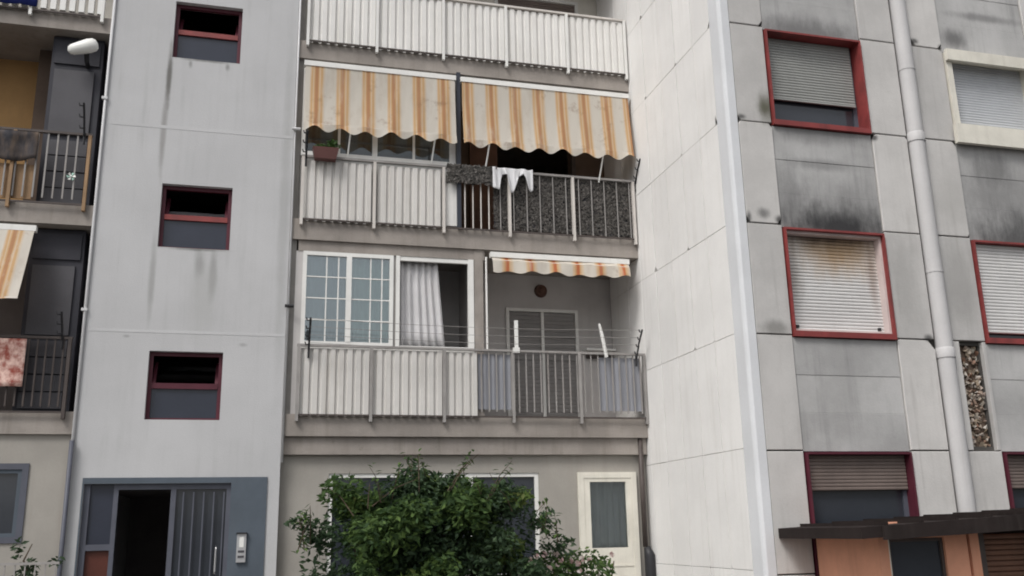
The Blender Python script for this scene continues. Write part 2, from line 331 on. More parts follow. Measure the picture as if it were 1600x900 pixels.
# ------------------------------------------------------------------ ground
g = MB().box(-300, 300, -300, 300, GZ-.5, GZ-.13).build('road', 'asphalt'); tag(g, 'dark asphalt road in front of the housing block', kind='structure')
p = MB().box(-40, 40, -7.5, 30, GZ-.4, GZ).build('pavement', 'paving', bevel=.01); tag(p, 'pale concrete pavement at the foot of the block', kind='structure')

# ------------------------------------------------------------------ stair tower
TX0, TX1 = -2.45, .30
T = thing('stair_tower', (-1.07, 0, GZ), 'grey rendered stair tower with three small red-framed windows and blue entrance', 'building')
twin = [(-1.58, -.57, 8.80, 9.77), (-1.58, -.57, 5.73, 6.72), (-1.58, -.57, 3.20, 4.18)]
holed('front_wall', 'tower', T, TX0, TX1, GZ, TOP, 0, .25, twin + [(-2.28, -.36, GZ, 2.32)])
for n_, a, b_ in (('side_wall', TX0, TX0+.2), ('side_wall', TX1-.2, TX1)): box(n_, 'tower', T, a, b_, .25, 5, GZ, TOP, 0)
box('back_wall', 'dim', T, TX0+.2, TX1-.2, 4.8, 5, GZ, TOP, 0); box('roof', 'dim', T, TX0+.2, TX1-.2, .25, 4.8, TOP-.2, TOP, 0)
for z in (2.45, 5.0, 7.7): box('landing', 'dim', T, TX0+.2, TX1-.2, 1.2, 4.8, z-.15, z, 0)
box('joint_band', 'joint_strip', T, TX0+.01, TX1-.01, -.003, .01, 7.60, 7.65, .002); box('joint_band', 'joint_strip', T, TX0+.01, TX1-.01, -.003, .01, 4.44, 4.48, .002)
for (x0, x1, z0, z1) in twin:
    w = .055; b = MB(); y0, y1 = .09, .15; zm = z0+(z1-z0)*.47
    b.box(x0, x1, y0, y1, z1-w, z1).box(x0, x1, y0, y1, z0, z0+w*.6).box(x0, x0+w, y0, y1, z0+w*.6, z1-w).box(x1-w, x1, y0, y1, z0+w*.6, z1-w)
    f = b.build('window', 'darkred', T)
    box('transom', 'red' if z0 > 5 else 'darkred', f, x0+w, x1-w, y0-.01, y1, zm-.01, zm+.07)
    box('pane', 'darkglass', f, x0+w, x1-w, .115, .125, z0+w*.6, zm-.01, 0)
    zt, zb = z1-w, zm+.07; t = .24       # hopper sash leaning inwards
    for xa, xb in ((x0+w, x0+w+.045), (x1-w-.045, x1-w)):
        sb = MB().add([(xa, .12, zb), (xb, .12, zb), (xb, .16, zb), (xa, .16, zb), (xa, .12+t, zt-.05), (xb, .12+t, zt-.05), (xb, .16+t, zt-.05), (xa, .16+t, zt-.05)], [(0, 3, 2, 1), (4, 5, 6, 7), (0, 1, 5, 4), (1, 2, 6, 5), (2, 3, 7, 6), (3, 0, 4, 7)])
        sb.build('sash_stile', 'darkred', f)
    MB().add([(x0+w+.045, .14, zb), (x1-w-.045, .14, zb), (x1-w-.045, .14+t, zt-.10), (x0+w+.045, .14+t, zt-.10)], [(0, 1, 2, 3)]).build('sash_pane', 'glass', f)
MB().tube([(TX0-.02, -.02, GZ), (TX0-.02, -.02, TOP)], .022).build('conduit', 'conduit', T, smooth=True)
MB().tube([(TX1+.02, -.022, 2.6), (TX1+.02, -.022, TOP)], .016).build('conduit', 'conduit', T, smooth=True)
for z in (7.98, 4.72): box('conduit_clip', 'conduit', T, TX0-.07, TX0+.01, -.05, .0, z, z+.04)
for z in (7.75, 4.9): MB().tube([(TX1-.03, -.06, z), (TX1+.1, -.06, z)], .025).build('insulator', 'black' if z < 5 else 'conduit', T)
# entrance
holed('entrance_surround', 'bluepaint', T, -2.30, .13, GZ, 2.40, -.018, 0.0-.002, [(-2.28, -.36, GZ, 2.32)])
e = MB(); fy = (.04, .12)
e.box(-2.28, -2.20, *fy, GZ, 2.32).box(-1.90, -1.84, *fy, GZ, 2.32).box(-2.20, -1.90, *fy, 1.44, 1.52).box(-1.84, -.36, *fy, 2.24, 2.32).box(-1.16, -1.09, *fy, GZ, 2.24).box(-.42, -.36, *fy, GZ, 2.24)
ef = e.build('entrance_frame', 'blueframe', T, bevel=.004)
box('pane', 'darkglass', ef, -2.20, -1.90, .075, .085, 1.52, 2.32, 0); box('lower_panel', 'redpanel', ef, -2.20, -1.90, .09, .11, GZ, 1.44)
dl = box('door_leaf', 'winglass', ef, -1.09, -.42, .08, .10, GZ, 2.24, 0)
bar = MB().box(-1.0, -.982, .03, .05, GZ+.1, 2.2).build('door_bar', 'blueframe', ef)
for k in range(1, 5): clone(bar, k*.135)
MB().tube([(-.52, .02, 1.1), (-.52, .0, 1.12), (-.52, .0, 1.42), (-.52, .02, 1.44)], .012).build('handle', 'steel', ef)
ic = box('intercom', 'steel', T, -.245, -.12, -.055, -.018, 1.24, 1.62, .006)
for z in (1.30, 1.37): box('button_row', 'boxgrey', ic, -.225, -.14, -.06, -.053, z, z+.03)
box('speaker_plate', 'lampwhite', ic, -.21, -.15, -.06, -.053, 1.44, 1.58); box('hood', 'black', ic, -.255, -.11, -.08, -.018, 1.62, 1.64)

# ------------------------------------------------------------------ centre balcony bay
BX0, BX1 = .302, 6.03
B = thing('balcony_bay', (3.15, 1.4, GZ), 'recessed bay of stacked balconies between grey stair tower and white side wall', 'building')
slabs = [(9.02, 9.33), (5.97, 6.30), (2.98, 3.30), (12.0, 12.3)]  # last slab lies above the view, added to shade the upper balcony
for z0, z1 in slabs:
    s = box('balcony_slab', 'slab', B, BX0, BX1, 0, 5, z0, z1, .012)
box('back_wall_far', 'dim', B, BX0, BX1, 5, 5.2, GZ, TOP, 0)
holed('back_wall', 'cream', B, BX0, BX1, 9.33, 12.0, 1.4, 1.6, [(3.95, 5.62, 9.33, 11.55)])
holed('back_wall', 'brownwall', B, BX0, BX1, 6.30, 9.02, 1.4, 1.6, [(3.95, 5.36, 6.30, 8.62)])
holed('back_wall', 'backwall', B, BX0, BX1, 3.30, 5.97, 1.4, 1.6, [(4.08, 5.34, 3.30, 5.33)])
for z0, z1 in ((9.33, 12.0), (6.30, 9.02), (3.30, 5.97)): box('pier', 'pier', B, BX0, BX0+.11, .05, .35, z0, z1, .006)
# upper floor window with roller shutter
def shutter(name, m, root, x0, x1, z0, z1, y, pitch=.043, dep=.012):
    n = max(3, round((z1-z0)/pitch)); b = MB(); prof = []
    for i in range(n):
        a = z0+(z1-z0)*i/n; h = (z1-z0)/n; prof += [(a, y+dep), (a+h*.15, y+dep*.2), (a+h*.5, y), (a+h*.85, y+dep*.2)]
    prof.append((z1, y+dep)); k = len(prof)
    b.add([(x0, yy, z) for z, yy in prof] + [(x1, yy, z) for z, yy in prof] + [(x0, y+.04, z0), (x1, y+.04, z0), (x0, y+.04, z1), (x1, y+.04, z1)],
          [(i, i+1, k+i+1, k+i) for i in range(k-1)] + [(2*k, 2*k+1, 2*k+3, 2*k+2), (0, k, 2*k+1, 2*k), (k-1, 2*k-1, 2*k+3, 2*k+2)])
    return b.build(name, m, root)
def frame(name, m, root, x0, x1, z0, z1, y0, y1, w, wb=None, wt=None, bevel=.003):
    wb = w if wb is None else wb; wt = w if wt is None else wt
    return MB().box(x0, x1, y0, y1, z1-wt, z1).box(x0, x1, y0, y1, z0, z0+wb).box(x0, x0+w, y0, y1, z0+wb, z1-wt).box(x1-w, x1, y0, y1, z0+wb, z1-wt).build(name, m, root, bevel=bevel)
w = frame('window', 'whitemetal', B, 3.95, 5.62, 9.33, 11.55, 1.38, 1.46, .06)
shutter('roller_shutter', 'brownshutter', w, 4.01, 5.56, 9.4, 11.49, 1.42, .05)
# lower floor double door
d = frame('balcony_door', 'whitemetal', B, 4.05, 5.37, 3.30, 5.36, 1.36, 1.44, .055, .02)
box('mullion', 'whitemetal', d, 4.685, 4.735, 1.365, 1.44, 3.32, 5.305)
for x0, x1 in ((4.105, 4.685), (4.735, 5.315)):
    shutter('louvre_leaf', 'darkdoor', d, x0, x1, 3.33, 5.30, 1.40, .07, .009)
    for z in (4.45, 4.85): box('cross_rail', 'darkdoor', d, x0, x1, 1.375, 1.39, z, z+.035)
b = MB()
b.tube([(4.70, 1.40, 5.69), (4.70, 1.33, 5.69)], [.12, .10], 16).tube([(4.70, 1.345, 5.69), (4.70, 1.30, 5.69)], [.085, .03], 16)
tag(b.build('wall_lamp', 'brown', None, smooth=False), 'round brown bulkhead lamp on grey wall above the louvred balcony door', 'lamp')
box('side_ledge', 'whitemetal', B, 5.42, 5.97, 1.12, 1.395, 4.60, 4.635); box('ledge_support', 'darkrail', B, 5.5, 5.97, 1.3, 1.395, 4.50, 4.60)
# middle floor veranda
vm = [(7.36, 9.02)]
v = MB(); y0, y1 = .06, .12
v.box(.42, 2.90, y0-.02, y1, 7.36, 7.44).box(.42, 2.90, y0, y1, 8.92, 9.0).box(.42, .48, y0, y1, 7.44, 8.92).box(2.80, 2.90, y0, y1, 7.44, 8.92).box(1.54, 1.62, y0, y1, 7.44, 8.92)
V = v.build('veranda_window', 'whitemetal', B, bevel=.004)
for x0, x1 in ((.48, 1.54), (1.62, 2.80)):
    box('pane', 'glass', V, x0, x1, .088, .094, 7.44, 8.92, 0)
    box('sash_stile', 'whitemetal', V, (x0+x1)/2-.02, (x0+x1)/2+.02, .065, .085, 7.44, 8.92)
box('veranda_apron', 'panel', B, .42, 2.90, .09, .13, 6.30, 7.36); box('veranda_end_wall', 'slab', B, 2.90, 2.955, .13, 1.4, 6.30, 9.02); box('post', 'navy', B, 2.90, 2.965, -.06, .13, 6.30, 9.02, .006)
# middle floor right interior door leaf
box('door_leaf', 'wood', B, 3.42, 3.93, 1.33, 1.38, 6.30, 8.5); box('door_jamb', 'darkrail', B, 5.36, 5.43, 1.34, 1.40, 6.30, 8.65)
# lower floor veranda
box('veranda_lintel', 'slab', B, .44, 3.36, .04, .16, 5.80, 5.97, .008); box('veranda_cheek', 'backwall', B, .412, .515, .05, .16, 3.30, 5.80)
V = frame('veranda_window', 'whitemetal', B, .515, 1.90, 4.33, 5.80, .04, .11, .06, .07)
box('mullion', 'whitemetal', V, 1.175, 1.255, .035, .11, 4.40, 5.74)
for x0, x1 in ((.575, 1.175), (1.255, 1.84)):
    box('pane', 'paleglass', V, x0, x1, .072, .078, 4.40, 5.74, 0)
    for k in (1, 2, 3): box('glazing_bar', 'whitemetal', V, x0, x1, .058, .071, 4.40+1.34*k/4-.009, 4.40+1.34*k/4+.009, 0)
    for k in (1, 2): box('glazing_bar', 'whitemetal', V, x0+(x1-x0)*(.2+.3*k)-.009, x0+(x1-x0)*(.2+.3*k)+.009, .056, .0705, 4.40, 5.74, 0)
V2 = MB().box(1.94, 2.0, .04, .11, 4.33, 5.80).box(3.09, 3.18, .04, .11, 4.33, 5.80).box(2.0, 3.09, .05, .11, 5.73, 5.80).box(2.0, 3.09, .05, .11, 4.33, 4.37).build('veranda_window', 'whitemetal', B, bevel=.003)
box('sash_edge', 'rail', V2, 1.902, 1.938, .06, .10, 4.33, 5.80)
box('veranda_apron', 'panel', B, .515, 3.18, .05, .10, 3.30, 4.33); box('post', 'slab', B, 3.19, 3.33, .03, .17, 3.30, 5.97, .006); box('veranda_end_wall', 'backwall', B, 3.22, 3.27, .17, 1.4, 3.30, 5.97)
MB().tube([(3.375, -.01, 4.3), (3.375, -.01, 5.84)], .016).build('guide_rod', 'whitemetal', B)
# ground floor of the bay
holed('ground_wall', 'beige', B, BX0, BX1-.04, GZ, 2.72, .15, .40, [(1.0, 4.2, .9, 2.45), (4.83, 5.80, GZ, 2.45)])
box('beam', 'slab', B, BX0, BX1-.04, .06, .40, 2.72, 2.98, .008)
w = frame('ground_window', 'whitemetal', B, 1.0, 4.2, .9, 2.45, .17, .24, .06); box('pane', 'winglass', w, 1.06, 4.14, .2, .21, .96, 2.39, 0)
for x in (2.05, 3.1): box('mullion', 'whitemetal', w, x, x+.06, .165, .235, .96, 2.39)
d = frame('ground_door', 'creamframe', B, 4.83, 5.80, GZ, 2.45, .10, .2, .09, .05)
box('pane', 'glass', d, 5.02, 5.62, .14, .15, 1.30, 2.30, 0)
MB().box(4.92, 5.02, .11, .17, GZ+.05, 2.36).box(5.62, 5.71, .11, .17, GZ+.05, 2.36).box(5.02, 5.62, .11, .17, GZ+.05, 1.30).box(5.02, 5.62, .11, .17, 2.30, 2.36).build('door_leaf', 'creamframe', d, bevel=.003)
box('moulding', 'creamframe', d, 4.95, 5.68, .10, .113, 1.02, 1.05); 
dp = thing('corner_downpipe', (5.9, .0, GZ), 'olive downpipe with thick black foot beside the cream ground-floor door', 'pipe')
MB().tube([(5.88, .06, 1.30), (5.88, .06, 2.97)], .04, 10).build('upper_pipe', 'darkrail', dp, smooth=True)
MB().tube([(5.93, .03, GZ), (5.93, .03, 1.18), (5.90, .05, 1.30)], [.085, .085, .05], 12).build('pipe_foot', 'black', dp, smooth=True)

# ------------------------------------------------------------------ left balcony bay
LX0, LX1 = -7.0, TX0-.002
L = thing('balcony_bay', (-4.7, 1.2, GZ), 'shadowy bay of stacked balconies left of the grey stair tower', 'building')
for z0, z1 in ((9.08, 9.34), (5.99, 6.30), (2.99, 3.30), (12.0, 12.3)):  # topmost slab is out of view, added for the shade it casts
    s = box('balcony_slab', 'slab', L, LX0, LX1-.03, 0, 5, z0, z1, .012)
box('back_wall_far', 'dim', L, LX0, LX1, 5, 5.2, GZ, TOP, 0); box('end_wall', 'dim', L, LX0-.2, LX0, 0, 5.2, GZ, TOP, 0)
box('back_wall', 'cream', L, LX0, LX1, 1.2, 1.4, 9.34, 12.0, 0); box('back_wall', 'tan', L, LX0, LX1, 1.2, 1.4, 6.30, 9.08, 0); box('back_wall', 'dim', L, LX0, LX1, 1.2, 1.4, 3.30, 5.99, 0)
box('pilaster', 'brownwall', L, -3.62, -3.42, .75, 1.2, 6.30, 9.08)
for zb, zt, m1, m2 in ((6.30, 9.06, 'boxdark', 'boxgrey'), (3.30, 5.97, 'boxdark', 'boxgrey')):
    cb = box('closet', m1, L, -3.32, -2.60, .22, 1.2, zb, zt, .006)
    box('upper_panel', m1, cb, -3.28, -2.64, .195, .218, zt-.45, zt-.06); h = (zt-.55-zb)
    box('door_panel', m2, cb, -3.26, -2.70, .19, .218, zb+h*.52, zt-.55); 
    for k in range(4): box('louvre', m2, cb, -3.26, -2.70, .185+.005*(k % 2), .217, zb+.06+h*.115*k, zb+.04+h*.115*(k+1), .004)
# ground floor of the left bay
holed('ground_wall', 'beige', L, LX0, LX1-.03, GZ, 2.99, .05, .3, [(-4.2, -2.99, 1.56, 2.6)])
w = frame('ground_window', 'blueframe', L, -4.2, -2.99, 1.56, 2.6, .03, .12, .08); box('pane', 'winglass', w, -4.12, -3.07, .08, .09, 1.64, 2.52, 0)
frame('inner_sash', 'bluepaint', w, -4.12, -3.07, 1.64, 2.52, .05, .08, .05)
b = MB().tube([(-2.47, -.08, GZ), (-2.47, -.08, 2.9)], .03, 8); tag(b.build('grey_downpipe', 'blueframe', None, smooth=True), 'slim blue-grey pipe at the foot of the stair tower corner, near the entrance', 'pipe')

# ------------------------------------------------------------------ railings
PX = [.46, 1.57, 2.68, 3.77, 4.87, 5.95]
def railing(label, posts, zslab, ztop, pm, rm, y=-.035, drop=.11, rail_to=None, group='balcony railings'):
    R = thing('balcony_railing', (sum(posts)/len(posts), y, zslab), label, 'railing', group)
    p0 = MB().box(posts[0]-.022, posts[0]+.022, y-.042, y+.022, zslab-drop, ztop).build('post', pm, R, bevel=.004)
    for x in posts[1:]: clone(p0, x-posts[0])
    box('top_rail', rm, R, posts[0]-.03, (rail_to or posts[-1])+.03, y-.026, y+.026, ztop, ztop+.035, .005)
    box('bottom_rail', 'darkrail', R, posts[0], posts[-1], y-.030, y-.006, zslab-.03, zslab-.005, 0)
    return R
def balusters(R, m, x0, x1, z0, z1, step, y, r=.009, name='baluster'):
    n = int((x1-x0)/step); b0 = MB().box(x0-r, x0+r, y-r, y+r, z0, z1).build(name, m, R)
    for k in range(1, n+1): clone(b0, k*step)
R1 = railing('upper balcony railing filled with white corrugated sheets, top of the centre bay', PX, 9.33, 10.36, 'whitemetal', 'postpaint')
for a, c in zip(PX[:-1], PX[1:]): corrugated('corrugated_sheet', 'panel', R1, a+.03, c-.03, 9.30, 10.34, -.036)
R2 = railing('middle balcony railing, white sheets left, bars with mottled leaf screen right', PX, 6.30, 7.30, 'postpaint', 'rail')
for a, c in zip(PX[:2], PX[1:3]): corrugated('corrugated_sheet', 'panel2', R2, a+.06, c-.05, 6.27, 7.26, -.036)
box('flat_sheet', 'panel', R2, 2.72, 2.93, -.012, .0, 6.33, 7.05)
balusters(R2, 'postpaint', 3.03, 3.45, 6.30, 7.30, .132, -.035)
balusters(R2, 'rail', 3.62, 5.9, 6.30, 7.30, .2265, -.035, .007)
R3 = railing('lowest visible balcony railing with grey bars above the shrubs', [.50]+PX[1:-1]+[6.0-.02], 3.30, 4.30, 'rail', 'rail')
for a, c in zip([.50]+PX[1:2], PX[1:3]): corrugated('corrugated_sheet', 'panel2', R3, a+.03, c-.03, 3.27, 4.28, -.036)
corrugated('corrugated_sheet', 'panel2', R3, 2.71, 3.2, 3.27, 4.28, -.036)
balusters(R3, 'rail', 3.27, 5.93, 3.36, 4.30, .12, -.035)
for x0, x1 in ((3.22, 3.74), (5.2, 5.93)): MB().sheet(lambda u, v_: (x0+(x1-x0)*u, -.005+.012*math.sin(u*23)+.004*math.sin(v_*7), 3.4+.86*v_), 24, 6).build('privacy_cloth', 'greycloth', R3, smooth=True)
box('awning_support', 'whitemetal', R3, 3.80, 3.855, -.10, -.066, 4.28, 4.80); box('support_foot', 'whitemetal', R3, 3.77, 3.87, -.12, -.066, 4.28, 4.36)
MB().tube([(5.32, -.09, 4.25), (5.26, -.09, 4.60), (5.22, -.09, 4.80)], [.03, .03, .018], 6).build('awning_support', 'whitemetal', R3)
LP = [-6.6, -5.6, -4.6, -3.62, -2.62]
R4 = railing('white slatted balcony railing at the top left, blue cloth hanging on it', LP, 9.34, 10.36, 'whitemetal', 'rail')
balusters(R4, 'whitemetal', -4.9, -2.65, 9.36, 10.36, .132, -.03, .040, 'slat')
R5 = railing('brown barred balcony railing at middle left with tan board behind', LP, 6.30, 7.36, 'tanpanel', 'darkrail')
balusters(R5, 'rail', -4.9, -2.66, 6.36, 7.36, .132, -.035, .011)
bd = box('backing_board', 'tanpanel', R5, -4.9, -3.34, .0, .02, 6.34, 6.86)
R6 = railing('dark barred balcony railing at lower left under the striped awning', LP, 3.30, 4.30, 'darkrail', 'darkrail')
balusters(R6, 'darkrail', -4.9, -2.66, 3.36, 4.30, .11, -.035, .011)

# ------------------------------------------------------------------ mottled leaf screen and textiles
sc = thing('leaf_screen', (4.7, .05, 6.34), 'mottled brown artificial leaf screen behind the bars of the middle balcony', 'privacy screen')
MB().sheet(lambda u, v_: (3.52+2.40*u, .01+.004*math.sin(u*31), 6.33+.96*v_), 40, 4).build('backing_net', 'darkcloth', sc)
rnd = random.Random(5); b = MB()
def flatleaf(b, x, y, z, s):
    a = rnd.uniform(0, 6.28); dx, dz = math.cos(a)*s, math.sin(a)*s; t = rnd.uniform(-.15, .15)*s
    b.add([(x-dx, y+t, z-dz), (x-dz*.5, y, z+dx*.5), (x+dx, y-t, z+dz), (x+dz*.5, y+.01, z-dx*.5)], [(0, 1, 2), (0, 2, 3)])
for _ in range(6500): flatleaf(b, rnd.uniform(3.52, 5.92), rnd.uniform(-.018, .0), rnd.uniform(6.33, 7.31), rnd.uniform(.014, .036))
tag(b.build('leaves', 'camo', sc), None, kind='stuff')
sd_ = thing('draped_leaf_mat', (3.1, -.08, 7.0), 'dark mottled leaf mat draped over the rail beside the white laundry', 'privacy screen')
MB().sheet(lambda u, v_: (2.74+.80*u, -.085+.02*math.sin(u*17)*(1-v_), 7.06+.03*math.sin(u*9)+(.29-.03*math.sin(u*9))*v_), 24, 6).build('backing_net', 'darkcloth', sd_)
b = MB()
for _ in range(900): flatleaf(b, rnd.uniform(2.72, 3.54), rnd.uniform(-.125, -.09), rnd.uniform(7.04, 7.35), rnd.uniform(.018, .04))
tag(b.build('leaves', 'camo', sd_), None, kind='stuff')
def lau(u, v_):
    x = 3.475+.685*u
    k = [(0, 7.0), (.02, 6.97), (.13, 6.96), (.17, 7.15), (.21, 7.24), (.32, 7.22), (.36, 7.08), (.42, 6.95), (.50, 6.93), (.58, 7.03), (.64, 7.14), (.70, 7.22), (.80, 7.26), (.85, 7.19), (.90, 7.0), (.97, 6.97), (1, 7.0)]
    for (a, za), (c, zc) in zip(k[:-1], k[1:]):
        if a <= u <= c: zb = za+(zc-za)*(u-a)/(c-a); break
    zt = 7.35+.008*math.sin(u*20)
    return (x+.03*(1-v_)*math.sin(u*6.28), -.115-.03*math.sin(u*24+1.5*v_)*(1-v_*.5)-.012*math.sin(u*51)*(1-v_)-.02*(1-v_), zb+(zt-zb)*v_)
o = MB().sheet(lau, 90, 12).build('laundry', 'laundry', None, smooth=True, thick=.008); tag(o, 'white laundry with dangling sleeves hung over the middle balcony railing', 'laundry')
o = MB().sheet(lambda u, v_: (-4.8+1.27*u, -.10+.015*math.sin(u*21), 9.36+.9*v_), 30, 6).build('blue_cloth', 'blueclothm', None, smooth=True, thick=.006); tag(o, 'dark blue cloth hanging on the white slatted railing at top left', 'cloth')
o = MB().sheet(lambda u, v_: (-4.8+1.5*u, -.085+.018*math.sin(u*31)*(1.2-v_), 6.90+.03*math.sin(u*14)*(1-v_)+.44*v_), 60, 6).build('dark_cloth', 'darkcloth', None, smooth=True, thick=.006); tag(o, 'dark patterned cloth draped over the brown railing at middle left', 'cloth')
o = MB().sheet(lambda u, v_: (-4.7+1.54*u, -.09+.02*math.sin(u*19)*(1.2-v_)-.01*v_, 3.62+.66*v_), 50, 8).build('red_cloth', 'redcloth', None, smooth=True, thick=.008); tag(o, 'red patterned rug draped over the dark railing at lower left', 'rug')
# curtains
def curtain(name, m, x0, x1, x1t, z0, z1, y, amp, waves, label):
    o = MB().sheet(lambda u, v_: (x0+((x1+(x1t-x1)*v_)-x0)*u, y+amp*math.sin(u*waves*6.28+.6*math.sin(u*9))*(1-.3*v_), z0+(z1-z0)*v_), waves*12, 6).build(name, m, None, smooth=True, thick=.003)
    tag(o, label, 'curtain')
curtain('sheer_curtain', 'curtain', 1.97, 2.74, 2.62, 4.36, 5.74, .17, .028, 6, 'white sheer curtain drawn aside in the open veranda window')
curtain('green_curtain', 'greencurtain', 1.24, 1.86, 1.86, 4.38, 5.74, .17, .03, 5, 'pale green curtain behind the right panes of the white veranda window')
curtain('sheer_curtain', 'greycloth', .56, 1.20, 1.20, 4.38, 5.74, .20, .02, 5, 'grey-white curtain behind the left panes of the white veranda window')

curtain('door_curtain', 'greycloth', 4.98, 5.66, 5.66, 1.2, 2.40, .24, .02, 6, 'grey curtain behind the glass of the cream ground-floor door')
# ------------------------------------------------------------------ awnings
def awning(label, m, x0, x1, ztop, ytop, zbar, ybar, val, scal, arms=(), zarm=7.3):
    A = thing('awning', ((x0+x1)/2, ytop, ztop), label, 'awning', 'striped sun awnings')
    box('cassette', 'whitemetal', A, x0-.02, x1+.02, ytop-.10, ytop, ztop-.085, ztop, .015)
    nx = int((x1-x0)/.02); yt, zt = ytop-.085, ztop-.06
    def fab(u, v_):
        sag = math.sin(v_*math.pi)*.035*(.6+.4*math.sin(u*5))
        x = x0+(x1-x0)*u
        return (x, yt+(ybar-yt)*v_+sag+.010*math.sin(x*15.4+2*v_)*v_+.006*math.sin(x*31+5*v_)*v_*(1-v_*.5), zt+(zbar-zt)*v_)
    ph = random.random()*3
    def va(u, v_):
        x = x0+(x1-x0)*u; zb = zbar-val-scal*math.sin((x+ph*.1)*2*math.pi/.40)-.012*math.sin(x*5+ph)
        return (x, ybar-.012-.02*v_*math.sin(x*11+ph)-.012*v_, zbar-.005+(zb-zbar)*v_)
    MB().sheet(fab, nx, 14).build('fabric', m, A, smooth=True)
    MB().sheet(va, nx, 5).build('valance', m, A, smooth=True)
    MB().tube([(x0, ybar+.016, zbar), (x1, ybar+.016, zbar)], .012, 8).build('front_bar', 'postpaint', A)
    for xa, xb in arms: MB().tube([(xa, ybar+.02, zbar-.01), (xb, -.05, zarm)], .014, 6).build('arm', 'whitemetal', A)
    return A
awning('striped orange and cream awning lowered over the veranda, next to the tower', 'awning', .44, 2.86, 8.93, -.01, 7.80, -.22, .10, .045, ((1.17, 1.14), (2.52, 2.48)), 7.36)
awning('striped orange and cream awning lowered over the balcony with the white laundry', 'awning', 2.98, 5.93, 8.92, -.01, 7.77, -.22, .11, .045, ((3.42, 3.36), (5.40, 5.34)), 7.25)
awning('short rolled-up striped awning above the louvred balcony door', 'awning2', 3.45, 5.78, 5.91, -.0, 5.76, -.14, .18, .022)
awning('striped awning hanging out at the left edge over the dark balcony', 'awning', -5.6, -3.22, 5.92, -.0, 4.74, -.60, .01, .004)

# ------------------------------------------------------------------ drying racks
def rack(label, x0, x1, zb, y, wires=4, sides=(1, 1), h=.42, out=.30, strung=False):
    A = thing('clothes_line_rack', ((x0+x1)/2, y, zb), label, 'clothes line', 'wall brackets strung with clothes lines')
    for x, on in ((x0, sides[0]), (x1, sides[1])):
        if not on: continue
        b = MB().tube([(x, y, zb), (x, y-out*.45, zb+h*.55), (x, y-out, zb+h)], .016, 6)
        for k in range(wires):
            t = (k+.7)/wires; b.tube([(x, y-out*t, zb+h*t), (x-.05, y-out*t-.03, zb+h*t-.01), (x-.06, y-out*t-.03, zb+h*t+.03)], .011, 5)
        b.tube([(x, y+.02, zb+.06), (x, y+.02, zb-.12)], .018, 6); b.build('bracket', 'black', A)
    for k in range(wires if strung else 0):
        t = (k+.7)/wires; n = 12
        MB().tube([(x0+(x1-x0)*i/n, y-out*t-.03, zb+h*t+.02-.05*math.sin(math.pi*i/n)) for i in range(n+1)], .0035, 4).build('line', 'rail', A)
rack('clothes lines on black brackets along the lowest balcony railing', .64, 5.84, 4.24, -.08, strung=True)
rack('black clothes line brackets at both ends of the middle balcony', .50, 5.99, 7.26, -.08, 3, (1, 1), .36, .26)
rack('black clothes line bracket against the tower, middle left balcony', -4.8, -2.70, 7.34, -.08, 3, (0, 1), .42, .25)
rack('black clothes line bracket standing up at the lower left balcony', -4.8, -2.72, 4.28, -.08, 3, (0, 1), .36, .22)

# ------------------------------------------------------------------ small balcony things
pt = thing('window_box', (.80, -.14, 7.26), 'reddish brown flower box with a small green plant on the middle balcony', 'planter')
MB().add([(.63, -.20, 7.24), (.95, -.20, 7.24), (.95, -.06, 7.24), (.63, -.06, 7.24), (.59, -.23, 7.42), (.99, -.23, 7.42), (.99, -.05, 7.42), (.59, -.05, 7.42)], [(0, 3, 2, 1), (4, 5, 6, 7), (0, 1, 5, 4), (1, 2, 6, 5), (2, 3, 7, 6), (3, 0, 4, 7)]).build('trough', 'terracotta', pt, bevel=.012)
tag(leaves(260, [(.90, -.14, 7.48, .12, .09, .10), (.74, -.14, 7.44, .12, .08, .05)], .035, 3, 0).build('foliage', 'leaf3', pt), None, kind='stuff')
lp = thing('floodlight', (-2.85, .05, 8.6), 'white oval floodlight tilted under the slab, left of the tower', 'lamp')
b = MB(); n = 14; m_ = 9; A0, A1 = Vector((-3.05, -.06, 8.70)), Vector((-2.64, -.06, 8.86)); ax = (A1-A0).normalized(); bx = Vector((0, 1, 0)); cx_ = ax.cross(bx)
prof = [(0, .005), (.05, .06), (.15, .085), (.4, .10), (.7, .115), (.88, .105), (.97, .07), (1, .005)]
vv = [A0+(A1-A0)*t + (bx*math.cos(q*2*math.pi/n)*r*.8+cx_*math.sin(q*2*math.pi/n)*r) for t, r in prof for q in range(n)]
b.add(vv, [(i*n+q, i*n+(q+1) % n, (i+1)*n+(q+1) % n, (i+1)*n+q) for i in range(len(prof)-1) for q in range(n)]); b.build('housing', 'lampwhite', lp, smooth=True)
MB().tube([(-2.80, .0, 8.74), (-2.80, .08, 8.62), (-2.80, .21, 8.60)], .035, 8).build('bracket', 'black', lp)
pw = thing('pinwheel', (-2.82, -.07, 6.70), 'small pale green pinwheel ornament on the brown barred railing', 'ornament')
for k in range(6):
    a = k*math.pi/3; c, s = math.cos(a), math.sin(a); x, z = -2.82, 6.70
    MB().add([(x, -.065, z), (x+.052*c-.022*s, -.075, z+.052*s+.022*c), (x+.066*c+.014*s, -.085, z+.066*s-.014*c)], [(0, 1, 2)]).build('vane', 'green' if k % 2 else 'lampwhite', pw, thick=.004)
MB().tube([(-2.82, -.05, 6.70), (-2.82, -.10, 6.70)], .014, 8).build('hub', 'lampwhite', pw)

